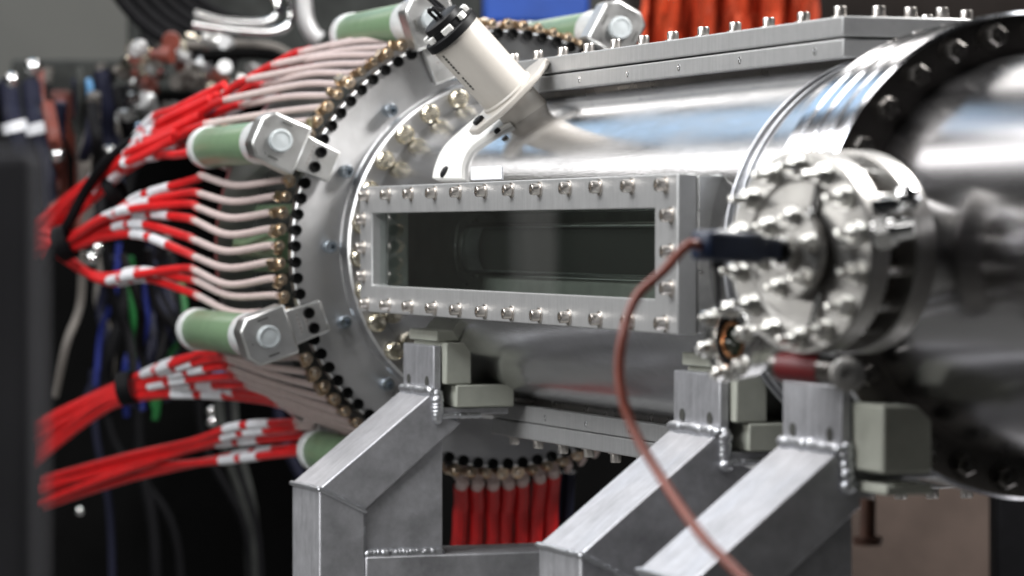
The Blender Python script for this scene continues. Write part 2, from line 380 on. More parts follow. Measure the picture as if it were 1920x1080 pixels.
# rectangular window frames ---------------------------------------
wbolt = socket_bolt(0.0092, 0.0155, 'cap_bolt')
def port_frame(name, side, x0, x1, half, h_out, h_mid, h_in, op, glass, nk=(WX0, WX1)):
    # side: function (x, u, h) -> world; h is the height above the vessel axis
    def ring(X0, X1, U, ox0, ox1, ou, ha, hb):
        b = MB(); P = [(X0, -U), (X1, -U), (X1, U), (X0, U)]; Q = [(ox0, -ou), (ox1, -ou), (ox1, ou), (ox0, ou)]
        vs = [side(x, u, h) for h in (ha, hb) for x, u in P] + [side(x, u, h) for h in (ha, hb) for x, u in Q]
        fs = []
        for k in range(4):
            j = (k + 1) % 4
            fs += [(k, j, 4+j, 4+k), (8+k, 12+k, 12+j, 8+j), (4+k, 4+j, 12+j, 12+k), (k, 8+k, 8+j, j)]
        return b.add(vs, fs)
    if glass:
        f = ring(x0, x1, half, op[0], op[1], op[2], h_mid + 0.0006, h_out).build(name, 'milled_steel', vessel, 0.0025)
        ring(x0 - 0.004, x1 + 0.002, half - 0.002, nk[0], nk[1], WZ, h_in, h_mid).build('window_neck', 'cast_steel', vessel, 0.002)
    else:
        b = MB(); vs = [side(x, u, h) for h in (h_mid + 0.0012, h_out) for x, u in ((x0, -half), (x1, -half), (x1, half), (x0, half))]
        b.add(vs, [(0,3,2,1),(4,5,6,7),(0,1,5,4),(1,2,6,5),(2,3,7,6),(3,0,4,7)]); f = b.build(name, 'milled_steel', vessel, 0.0025)
        b = MB(); vs = [side(x, u, h) for h in (h_in + 0.004, h_mid) for x, u in ((x0+0.001, -half+0.001), (x1-0.001, -half+0.001), (x1-0.001, half-0.001), (x0+0.001, half-0.001))]
        b.add(vs, [(0,3,2,1),(4,5,6,7),(0,1,5,4),(1,2,6,5),(2,3,7,6),(3,0,4,7)]); g = b.build('port_flange', 'milled_steel', vessel, 0.0025)
        b = MB(); vs = [side(x, u, h) for h in (0.22, h_in + 0.0045) for x, u in ((x0+0.02, -half+0.02), (x1-0.02, -half+0.02), (x1-0.02, half-0.02), (x0+0.02, half-0.02))]
        b.add(vs, [(0,3,2,1),(4,5,6,7),(0,1,5,4),(1,2,6,5),(2,3,7,6),(3,0,4,7)]); b.build('port_neck', 'dark_flange_steel', vessel)
    return f
front = lambda x, u, h: Vector((x, -h, u))
topf = lambda x, u, h: Vector((x, u, h))
botf = lambda x, u, h: Vector((x, -u, -h))
wf = port_frame('window_frame', front, 0.150, 1.676, 0.112, 0.325, 0.295, 0.250, (0.222, 1.588, 0.0645), True)
tag(wf, 'long grey rectangular window frame with a row of cap bolts along each edge')
g = MB().box(0.214, 1.595, -0.309, -0.299, -0.067, 0.067).build('window_pane', 'window_glass', wf)
for k in range(12):
    x = 0.197 + (1.632 - 0.197) * k / 11
    for z in (0.0965, -0.0975): inst('bolt', wbolt, (x, -0.325, z), frame(NY), wf)
for z in (0.054, 0.003, -0.048):
    inst('bolt', wbolt, (0.176, -0.325, z), frame(NY), wf); inst('bolt', wbolt, (1.653, -0.325, z), frame(NY), wf)
def plain_ring(X0, X1, U, ox0, ox1, ou, ha, hb, side):
    b = MB(); P = [(X0, -U), (X1, -U), (X1, U), (X0, U)]; Q = [(ox0, -ou), (ox1, -ou), (ox1, ou), (ox0, ou)]
    vs = [side(x, u, h) for h in (ha, hb) for x, u in P] + [side(x, u, h) for h in (ha, hb) for x, u in Q]; fs = []
    for k in range(4):
        j = (k + 1) % 4
        fs += [(k, j, 4+j, 4+k), (8+k, 12+k, 12+j, 8+j), (4+k, 4+j, 12+j, 12+k), (k, 8+k, 8+j, j)]
    return b.add(vs, fs)
tf = plain_ring(0.300, 1.765, 0.115, TX0 + 0.01, TX1 - 0.01, 0.064, 0.3017, 0.330, topf).build('top_port_cover', 'milled_steel', vessel, 0.0025)
plain_ring(0.301, 1.764, 0.114, TX0, TX1, WZ, 0.272, 0.2985, topf).build('port_flange', 'milled_steel', vessel, 0.0025)
plain_ring(0.320, 1.744, 0.095, TX0, TX1, WZ, 0.235, 0.2725, topf).build('port_neck', 'dark_flange_steel', vessel)
MB().box(TX0, TX1, -0.067, 0.067, 0.308, 0.316).build('window_pane', 'window_glass', tf)
bfm = port_frame('bottom_port_cover', botf, 0.270, 1.740, 0.115, 0.330, 0.3005, 0.268, None, False)
for cov, fn, ax in ((tf, topf, UP), (bfm, botf, -UP)):
    for k in range(12):
        x = 0.345 + (1.720 - 0.345) * k / 11
        for u in (-0.098, 0.098): inst('bolt', wbolt, fn(x, u, 0.330), frame(ax), cov)
    for u in (-0.049, 0.0, 0.049): inst('bolt', wbolt, fn(1.742 if ax.z > 0 else 1.71, u, 0.330), frame(ax), cov)
pm = shared(MB().lathe([(-0.001, 0), (-0.001, 0.0055), (0.0006, 0.0055), (0.0008, 0.0035), (-0.0008, 0.003), (-0.0008, 0)], axis=(0, 0, 1), n=12), 'plug_screw', 'chrome')
for x in (0.72, 0.94, 1.16, 1.40, 1.67): inst('plug_screw', pm, (x, -0.1142, 0.285), frame(NY), tf)
for x in (0.55, 0.75, 0.95, 1.15): inst('plug_screw', pm, (x, -0.1142, -0.288), frame(NY), bfm)

# joint flange pair on the right -----------------------------------
jf = MB().lathe([(1.930, 0.279), (1.930, 0.309), (1.934, 0.312), (1.962, 0.312), (1.966, 0.309), (1.967, 0.296), (1.977, 0.296), (1.978, 0.311),
                 (1.982, 0.314), (2.012, 0.314), (2.016, 0.311), (2.017, 0.298), (2.029, 0.298), (2.030, 0.312), (2.034, 0.3155), (2.062, 0.3155), (2.066, 0.312),
                 (2.067, 0.300), (2.078, 0.300), (2.079, 0.314), (2.083, 0.318), (2.114, 0.318), (2.119, 0.314)], n=160).build('joint_flange', 'rim_steel', vessel)
jface = MB().lathe([(2.1192, 0.3142), (2.120, 0.312), (2.120, 0.262)], n=160).build('joint_face', 'dark_flange_steel', vessel)  # dark brown-grey steel, lowered further to paint in the joint's deep shade
jb = hex_bolt(0.0145, 0.020, 'shaded_bolt', stud=0.006)
for k in range(30): inst('bolt', jb, pol(0.291, R(139.5 + 12*k), 2.120), frame(XAX), jf)

# coil former behind the end flange --------------------------------
former = thing('coil_former', (-0.25, 0, -0.36), 'dark drum with a grey rear disc behind the socketed flange', 'drum')
MB().lathe([(-0.030, 0.36), (-0.46, 0.36)], n=96).build('drum', 'drum_dark', former)
MB().lathe([(-0.0305, 0.30), (-0.0305, 0.402), (-0.046, 0.402), (-0.046, 0.36)], n=120).build('insulator_ring', 'clear_nylon', former)
MB().lathe([(-0.46, 0.30), (-0.46, 0.432), (-0.485, 0.432), (-0.485, 0.30)], n=120).build('rear_disc', 'turned_steel', former)
for k in range(12):
    a = R(150 + 6*k); MB().cyl(pol(0.345, a, -0.46), pol(0.345, a, -0.10), 0.018, n=12).build('core_rod', 'drum_dark' if k % 3 else 'green_composite', former)

# ------------------------------------------------------------------ green standoff rods with clamps
def standoff(y, z, label, x0=-0.085, x1=-0.47, big=True, clamp=True, holes=True):
    c = Vector((0, y, z)); er = Vector((0, y, z)).normalized(); et = XAX.cross(er)
    t = thing('standoff_rod', c + Vector((-0.2, 0, -0.037)), label, 'standoff', 'green standoff rods round the flange')
    rr = 0.0395
    P = lambda x: Vector((x, y, z))
    MB().lathe([(0, 0), (0, rr*0.97), (0.004, rr), (x0 - x1 - 0.004, rr), (x0 - x1, rr*0.97), (x0 - x1, 0)], P(x0), (-1, 0, 0), n=40).build('rod', 'green_composite', t)
    for xa, xb in ((-0.0125, x0 - 0.010), (x1 + 0.012, x1 - 0.028)):
        MB().lathe([(0, 0), (0, rr*0.98), (0.004, rr*1.06), (xa - xb - 0.004, rr*1.06), (xa - xb, rr*1.0)], P(xa), (-1, 0, 0), n=40).build('end_collar', 'collar_white', t)
    # far bracket
    MB().obox(P(x1 - 0.05) - er*0.03, frame(XAX, er), 0.022, 0.05, 0.02).build('far_bracket', 'cast_steel', t, 0.004)
    if clamp:
        fn = lambda u, v, h: c + er*u + et*v + XAX*h
        poly = [(-0.118, -0.030), (-0.060, -0.033), (-0.048, -0.048), (0.030, -0.046), (0.048, -0.026), (0.048, 0.026), (0.030, 0.046), (-0.048, 0.048), (-0.060, 0.033), (-0.118, 0.030)]
        blk = MB().prism(poly[2:8], fn, -0.012, 0.042).build('clamp_block', 'cast_steel', t, 0.005)
        lug = MB().prism([poly[0], poly[1], (-0.046, -0.034), (-0.046, 0.034), poly[8], poly[9]], fn, 0.0125, 0.030).build('clamp_lug', 'cast_steel', t, 0.003)
        MB().lathe([(0.0415, 0), (0.0415, 0.0215), (0.050, 0.0215), (0.053, 0.019), (0.053, 0.016), (0.0515, 0.0155), (0.0525, 0)], c, XAX, n=32).build('clamp_screw', 'clear_nylon', t)
        MB().obox(c + et*0.034 + XAX*0.043, frame(XAX, er), 0.0013, 0.010, 0.0012).build('clamp_slit', 'print_dark', t)
        MB().obox(c - et*0.034 + XAX*0.043, frame(XAX, er), 0.0013, 0.010, 0.0012).build('clamp_slit', 'print_dark', t)
        for k in (-1, 1):
            q = c - er*(math.hypot(y, z) - HR) + et*(k*0.0148)
            inst('socket', skm, q + XAX*0.0305, frame(XAX), lug)
        for i in range(2):
            for j in range(5):
                MB().obox(c - er*(0.066 + 0.014*i) + et*(-0.018 + 0.008*j + random.uniform(-.001, .001)) + XAX*0.0302, frame(XAX, er), random.uniform(0.002, 0.0032), 0.0016, 0.0006).build('stamped_mark', 'print_grey', lug)
    return t
standoff(-0.444, 0.197, 'green composite rod with clamp below the upper red wire bundle')
standoff(-0.466, -0.160, 'green composite rod with clamp above the lower red wire bundle')
standoff(-0.152, 0.425, 'green composite rod with clamp beside the black cap of the beige canister')
p = onX(1140, 56, -0.02); standoff(p.y, p.z, 'green composite rod whose clamp rises behind the top port cover')
p = onX(668, 860, -0.10); standoff(p.y, p.z, 'green composite rod half hidden behind the welded strut', x1=-0.34, clamp=False)
tag(MB().cyl((-0.10, -0.392, 0.004), (-0.40, -0.392, 0.004), 0.026, n=24).build('inner_rod', 'green_composite'), 'short pale green rod lying behind the middle wires', 'rod')

# ------------------------------------------------------------------ wires
lugm = MB(); lugm.lathe([(0, 0.0), (0, 0.0108), (0.013, 0.0108), (0.013, 0.008)], axis=(0, 0, 1), n=6)
lugm.lathe([(0.013, 0.0088), (0.044, 0.0080), (0.046, 0.006)], axis=(0, 0, 1), n=12)
lugm.obox((0.006, 0, 0.024), Matrix.Identity(3), 0.010, 0.008, 0.011)
lugm.lathe([(-0.012, 0.0), (-0.012, 0.009), (0.004, 0.009), (0.006, 0.007), (0.006, 0.004), (0.003, 0.0035), (0.003, 0)], (0.012, 0, 0.024), axis=(1, 0, 0), n=12)
lugm.lathe([(0.0, 0.0125), (-0.003, 0.0125), (-0.003, 0.0095), (-0.006, 0.0085), (-0.0085, 0.006), (-0.0085, 0.0035), (-0.005, 0.003), (-0.005, 0)], axis=(0, 0, 1), n=14)
lugme = shared(lugm, 'terminal_lug', 'brass')
def arc_split(pts, s0, s1):
    L = [0.0]
    for i in range(1, len(pts)): L.append(L[-1] + (pts[i] - pts[i-1]).length)
    T = L[-1]; out = []
    def at(s):
        s = min(max(s, 0), T)
        for i in range(1, len(pts)):
            if L[i] >= s:
                return pts[i-1].lerp(pts[i], (s - L[i-1]) / max(1e-9, L[i] - L[i-1]))
        return pts[-1]
    a, b = s0*T, s1*T; out.append(at(a))
    for i, l in enumerate(L):
        if a < l < b: out.append(pts[i])
    out.append(at(b)); return out
def wire(k, beige_px, red_px, label, group, xs_b=(-0.30, -0.50), xs_r=(-0.62, -0.80, -1.0, -1.25, -1.55), marks=True, lug=True, r=0.0072):
    a = A0 + 2*PI*k/HN; p0 = pol(0.424, a, -0.034)
    t = thing('sensor_wire', p0, label, 'wire', group)
    if lug: inst('terminal_lug', lugme, p0, frame(-XAX, pol(1, a, 0)), t)
    st = pol(0.424, a, -0.070)
    bp = [st, st + Vector((-0.05, 0, 0))] + [onX(px, py, x) for (px, py), x in zip(beige_px, xs_b)]
    sp = spline(bp, 7); MB().tube(sp, r, 10).build('insulation', 'wire_beige', t)
    if red_px:
        rp = [sp[-1] + (sp[-2] - sp[-1]).normalized()*0.012] + [onX(px, py, x) for (px, py), x in zip(red_px, xs_r)]
        q = spline(rp, 8); sl = MB().tube(q, r*1.2, 10).build('red_sleeve', 'sleeve_red', t)
        if marks:
            f0 = random.uniform(0.16, 0.30)
            for f in (f0, f0 + 0.085):
                seg = arc_split(q, f, f + 0.062)
                MB().tube(seg, r*1.38, 10).build('marker', 'marker_white', sl)
    return t
def holepx(k):
    a = A0 + 2*PI*k/HN; p = pol(0.424, a, -0.07); d = p - CAM
    dep = -d.x*CT + d.y*ST; rt = d.x*ST + d.y*CT
    return 960 + FPX*rt/dep, HOR - FPX*d.z/dep
GU = 'wires of the upper red bundle'; GM = 'wires of the middle red bundle'; GL = 'wires of the lower red bundle'; GB = 'wires of the bottom red bundle'
LU = 'beige wire sweeping from the top left terminals into the upper red sleeves'
LM = 'beige wire curving between the two green clamped rods into marked red sleeves'
LL = 'beige wire below the lower clamped green rod leading into tied red sleeves'
LB = 'red sleeved wire with white markers passing behind the welded strut'
ORD_ = 0
ORD = ['first', 'second', 'third', 'fourth', 'fifth', 'sixth', 'seventh', 'eighth', 'ninth', 'tenth', 'eleventh', 'twelfth', 'thirteenth', 'fourteenth', 'fifteenth', 'sixteenth']
J = lambda s: random.uniform(-s, s)
# k counts from the left-most socket; positive k runs down (angle grows), negative runs up
for i, k in enumerate(range(-7, -23, -1)):
    hx, hy = holepx(k)
    f = i / 15.0
    bx = hx - 70 - 40*f; b2 = hx - (165 if i % 2 else 215) - 25*f
    beige = [(bx, hy + 6 + J(3)), (b2, hy + 18 + 10*f + J(5))]
    tx = 250 + J(22) + 40*f; ty = 300 - 40*f + J(10)
    mx = (b2 + tx)/2
    red = [(b2 - 25, hy + (26 if i % 2 else 40) + 8*f + J(4)), (mx, (hy + 30 + ty)/2 + J(8)), (tx, ty), (165 + J(18), 375 - 26*f + J(12)), (62 + J(8), 455 - 25*f + J(12))]
    beige[1] = (b2, hy + (18 if i % 2 else 30) + 10*f + J(5)); wire(k, beige, red, ORD[-7 - k] + ' beige wire above the upper rod clamp, running into red sleeve', GU, marks=True)
for i in range(9):
    f = i/8.0; t = tag(thing('red_wire', onX(430 - 8*i, 190, -0.7), '', 'wire', 'red wires lying behind the upper bundle'), ORD[i] + ' red wire lying behind the upper bundle, counted from its top')
    x0_, y0_ = 430 - 12*i + J(24), 160 + 13*i + J(5)
    q = spline([onX(x0_, y0_, -0.66), onX(x0_ - 90, y0_ + 42 + J(6), -0.78), onX(290 - 5*i + J(12), 232 + 8*i + J(8), -0.95), onX(190 + J(14), 330 + 5*i + J(8), -1.2), onX(60 + J(8), 430 + 6*i + J(8), -1.6)], 8)
    sl = MB().tube(q, 0.0088, 10).build('red_sleeve', 'sleeve_red', t)
    f0 = random.uniform(0.10, 0.42)
    for ff_ in (f0, f0 + 0.09, f0 + 0.30): MB().tube(arc_split(q, ff_, ff_ + 0.06), 0.0101, 10).build('marker', 'marker_white', sl)
mid = [  # (beige end, red waypoints)
    ((375, 328), [(362, 338), (262, 368), (205, 405), (130, 440), (60, 432)]),
    ((372, 362), [(350, 362), (250, 385), (180, 418), (122, 455), (62, 448)]),
    ((368, 388), [(350, 382), (245, 392), (185, 412), (128, 448), (60, 470)]),
    ((362, 412), [(345, 408), (270, 402), (200, 420), (125, 456), (66, 458)]),
    ((360, 448), [(345, 442), (262, 420), (195, 432), (132, 462), (70, 470)]),
    ((362, 480), [(340, 470), (262, 440), (192, 446), (128, 468), (74, 478)]),
    ((362, 505), [(345, 503), (250, 516), (192, 526), (150, 500), (110, 470)]),
    ((365, 525), [(350, 523), (265, 508), (200, 518), (150, 505), (108, 474)]),
    ((368, 553), [(355, 548), (275, 522), (210, 530), (160, 512), (112, 480)]),
]
for i, k in enumerate(range(-4, 5)):
    be, rd = mid[i]
    hx, hy = holepx(k); mxy = ((hx + be[0])/2 - 12, max(hy, be[1]) + (10 if i < 7 else 0))
    wire(k, [mxy, be], rd, ORD[i] + ' beige wire below the upper rod clamp, curving into marked red sleeve', GM)
low = [((415, 652), [(398, 655), (322, 684), (258, 706), (185, 738), (62, 796)]),
       ((420, 662), [(400, 664), (330, 676), (262, 704), (182, 742), (60, 802)]),
       ((425, 672), [(405, 672), (330, 690), (262, 712), (180, 745), (62, 810)]),
       ((432, 690), [(412, 688), (340, 700), (262, 722), (175, 756), (66, 838)]),
       ((445, 705), [(425, 706), (350, 712), (262, 730), (170, 770), (64, 860)]),
       ((462, 722), [(440, 722), (372, 724), (265, 738), (175, 782), (60, 872)]),
       ((505, 742), [(470, 738), (400, 736), (268, 745), (180, 775), (66, 848)]),
       ((520, 756), [(490, 750), (390, 740), (262, 742), (175, 765), (60, 825)])]
for i, k in enumerate(range(7, 15)):
    hx, hy = holepx(k); be, rd = low[i]
    wire(k, [((hx + be[0])/2, (hy*0.4 + be[1]*0.6) + 10), be], rd, ORD[i] + ' beige wire below the lower rod clamp, leading into tied red sleeve', GL)
bot = [((555, 790), [(540, 792), (440, 800), (360, 828), (230, 858), (75, 900)]),
       ((558, 800), [(545, 804), (450, 812), (365, 838), (235, 870), (72, 922)]),
       ((575, 815), [(560, 818), (470, 826), (372, 838), (220, 888), (70, 945)]),
       ((580, 838), [(565, 838), (500, 845), (400, 862), (240, 898), (80, 950)]),
       ((582, 848), [(560, 848), (480, 856), (390, 866), (230, 880), (70, 915)])]
for i, k in enumerate(range(15, 20)):
    hx, hy = holepx(k); be, rd = bot[i]
    wire(k, [((hx + be[0])/2 + 10, be[1] + 4), be], rd, ORD[i] + ' wire from the top of the bottom red bundle passing behind the strut', GB)
# sockets further round: wires drop straight behind, red tails hang under the vessel
for i, k in enumerate(range(20, 33)):
    hx, hy = holepx(k)
    redtail = 20 <= k <= 26
    x0 = hx + J(3)
    t = wire(k, [(x0 - 4, hy + 18), (x0 - 6 + J(4), hy + 30)], [(x0 - 6, hy + 60), (x0 - 8, 960), (x0 - 10 + J(4), 1010), (x0 - 13 + J(6), 1060), (x0 - 15 + J(8), 1110)] if redtail else None,
         ORD[k - 20] + ' thick red wire hanging under the vessel, counted from the welded strut' if redtail else 'bare beige wire stub on the underside terminals',
         'hanging red wires' if redtail else 'beige stubs under the flange', xs_b=(-0.10, -0.14), xs_r=(-0.15, -0.16, -0.17, -0.18, -0.19), marks=False, r=0.0125 if redtail else 0.0072)
for i, k in enumerate(range(-23, -33, -1)):
    hx, hy = holepx(k)
    wire(k, [(hx - 20, hy + 4), (hx - 50, hy + 16)], None, 'short beige wire on the terminals behind the top port cover', 'wires at the top of the flange', xs_b=(-0.15, -0.28))
for px in (1022, 1045, 1068):
    tag(MB().tube(spline([onX(px, 885, -0.16), onX(px - 4, 940, -0.18), onX(px - 10 + J(6), 1010, -0.2), onX(px - 14, 1090, -0.2)], 6), 0.013, 10).build('hanging_cable', 'navy_hose'),
        'dark teal cable hanging beside the red wires', 'cable', 'dark hanging cables')
def tie(px, py, x, ang, w_, label, hgt):
    c = onX(px, py, x); b = MB()
    b.lathe([(-w_, hgt*0.9), (-w_*0.8, hgt), (w_*0.8, hgt), (w_, hgt*0.9)], c, (Vector((-0.6, -math.cos(ang), -math.sin(ang)))), n=20)
    tag(b.build('cable_tie', 'black_rubber'), label, 'cable tie')
tie(122, 455, -1.22, R(25), 0.018, 'black tie round the middle red bundle', 0.040)
tie(238, 728, -1.02, R(12), 0.016, 'black tie round the lower red bundle', 0.036)
tie(215, 355, -1.12, R(35), 0.014, 'small black tie pinching the upper red bundle', 0.034)
tag(MB().tube(spline([onX(310, 225, -0.95), onX(215, 290, -1.05), onX(165, 350, -1.15), onX(130, 415, -1.2), onX(70, 520, -1.3)], 8), 0.012, 10).build('black_cable', 'black_rubber'),
    'black cable crossing over the upper red bundle', 'cable')

# ------------------------------------------------------------------ beige canister on its strap
d = Vector((0, math.cos(R(134)), math.sin(R(134)))); base = onR(985, 212, TR)
can = thing('vacuum_gauge', base, 'beige painted cylindrical gauge with black cap mounted on the tube', 'gauge')
up_ = Vector((1, 0, 0)); Mc = frame(d, up_)
MB().lathe([(-0.03, 0.040), (0.030, 0.040), (0.033, 0.038)], base, d, n=40).build('neck', 'painted_beige', can)
ex, ey = Mc.col[0], Mc.col[1]        # in-plane axes of the flange plate
fpoly = []
tl = XAX*0.0 + d.cross(XAX).normalized()   # across
al = XAX
def fpl(u, v, h): return base + tl*u + al*v + d*h
for t in [2*PI*k/48 for k in range(48)]:
    u = 0.056*math.cos(t); v = 0.054*math.sin(t); fpoly.append((u, v))
fpoly = [(0.088, -0.020), (0.088, 0.020), (0.050, 0.048), (0.020, 0.055), (-0.020, 0.055), (-0.050, 0.048), (-0.092, 0.016), (-0.092, -0.016), (-0.050, -0.048), (-0.020, -0.055), (0.020, -0.055), (0.050, -0.048)]
MB().prism(fpoly, fpl, 0.034, 0.046).build('mount_plate', 'painted_beige', can, 0.003)
MB().lathe([(0.044, 0.0), (0.044, 0.0505), (0.050, 0.0505), (0.053, 0.0475), (0.180, 0.0475), (0.184, 0.046)], base, d, n=56).build('body', 'painted_beige', can)
cap = MB().lathe([(0.1835, 0.048), (0.184, 0.0515), (0.197, 0.0515), (0.199, 0.049), (0.199, 0.040), (0.208, 0.0395), (0.2085, 0.0)], base, d, n=48).build('cap', 'black_plastic', can)
MB().lathe([(0.208, 0.030), (0.2085, 0.036), (0.220, 0.035), (0.222, 0.030), (0.222, 0)], base, d, n=40).build('cap_knob', 'black_plastic', can)
for k in range(7):
    t = 2*PI*k/7 + 0.3; c_ = base + d*0.2045 + Mc @ Vector((0.0425*math.cos(t), 0.0425*math.sin(t), 0))
    MB().obox(c_, frame(d, c_ - base - d*0.2045), 0.010 if k % 2 else 0.006, 0.0045, 0.0055).build('cap_tab', 'white_plastic', cap, 0.001)
mark_dir = (NY*0.82 + XAX*0.35 - UP*0.55); mark_dir = (mark_dir - d*mark_dir.dot(d)).normalized(); mside = d.cross(mark_dir)
for k in range(13):
    if k in (7,): continue
    MB().obox(base + d*(0.172 - 0.0062*k) + mark_dir*0.0474, frame(mark_dir, d), random.uniform(0.0018, 0.003), 0.0021, 0.0006).build('printed_mark', 'print_dark', can)
# lead wires
tw = (base + d*0.222)
for k, (dx, nm) in enumerate(((-0.012, 0), (0.004, 1))):
    s0 = tw + tl*(-0.002 + 0.004*k) + XAX*dx
    tag(MB().tube(spline([s0 - d*0.004, s0 + d*0.02, onD(833 - 8*k, 18, 6.02 - .02*k), onD(806 - 8*k, -8, 6.05 - .02*k), onD(780 - 8*k, -40, 6.1)], 8), 0.0032, 8).build('lead_wire', 'black_rubber', can), 'thin black lead leaving the cap')
# strap hugging the tube below the gauge
strap = thing('mounting_strap', onR(860, 290, TR), 'white curved strap clamping the gauge to the polished tube', 'strap')
def surf(px, py, off): return onR(px, py, TR + off)
left = [(905, 222), (868, 252), (838, 282), (822, 318), (818, 338)]; right = [(962, 236), (922, 258), (888, 282), (874, 308), (872, 338)]
Lp = spline([surf(x, y, 0.0) for x, y in left], 6); Rp = spline([surf(x, y, 0.0) for x, y in right], 6)
b = MB(); vs = []; m_ = len(Lp)
def push(p, rr):
    q = Vector((0, p.y, p.z)).normalized()*rr; return Vector((p.x, q.y, q.z))
for rr in (TR - 0.002, TR + 0.009):
    for i in range(m_): vs += [push(Lp[i], rr), push(Rp[i], rr)]
fs = []
for i in range(m_ - 1):
    a0 = 2*i; fs += [(a0, a0+1, a0+3, a0+2), (2*m_+a0, 2*m_+a0+2, 2*m_+a0+3, 2*m_+a0+1), (a0, a0+2, 2*m_+a0+2, 2*m_+a0), (a0+1, 2*m_+a0+1, 2*m_+a0+3, a0+3)]
fs += [(0, 2*m_, 2*m_+1, 1), (2*m_-2, 2*m_-1, 4*m_-1, 4*m_-2)]
b.add(vs, fs); b.build('strap_band', 'white_plastic', strap, 0.002)
for px, py, rr in ((834, 323, 0.011), (933, 246, 0.006)):
    q = surf(px, py, 0.009); nrm = Vector((0, q.y, q.z)).normalized()
    MB().lathe([(-0.002, 0), (-0.002, rr), (0.003, rr), (0.005, rr*0.7), (0.005, 0)], q, nrm, n=16).build('strap_screw', 'black_plastic', strap)
sw = base + tl*0.0
q = base + d*0.0475 + (tl*0.070 if tl.y < 0 else -tl*0.070)
MB().lathe([(-0.002, 0), (-0.002, 0.011), (0.004, 0.011), (0.006, 0.009), (0.006, 0.004), (0.003, 0.003), (0.003, 0)], q, d, n=6).build('mount_screw', 'black_plastic', can)
lab = []
tp = MB(); q = [surf(885, 314, 0), surf(942, 312, 0), surf(942, 336, 0), surf(885, 338, 0)]
tp.add([push(p_, TR + h) for h in (0.0005, 0.0022) for p_ in q], [(0,3,2,1),(4,5,6,7),(0,1,5,4),(1,2,6,5),(2,3,7,6),(3,0,4,7)])
tag(tp.build('sticker', 'marker_white'), 'small white sticker on the tube above the window', 'sticker')

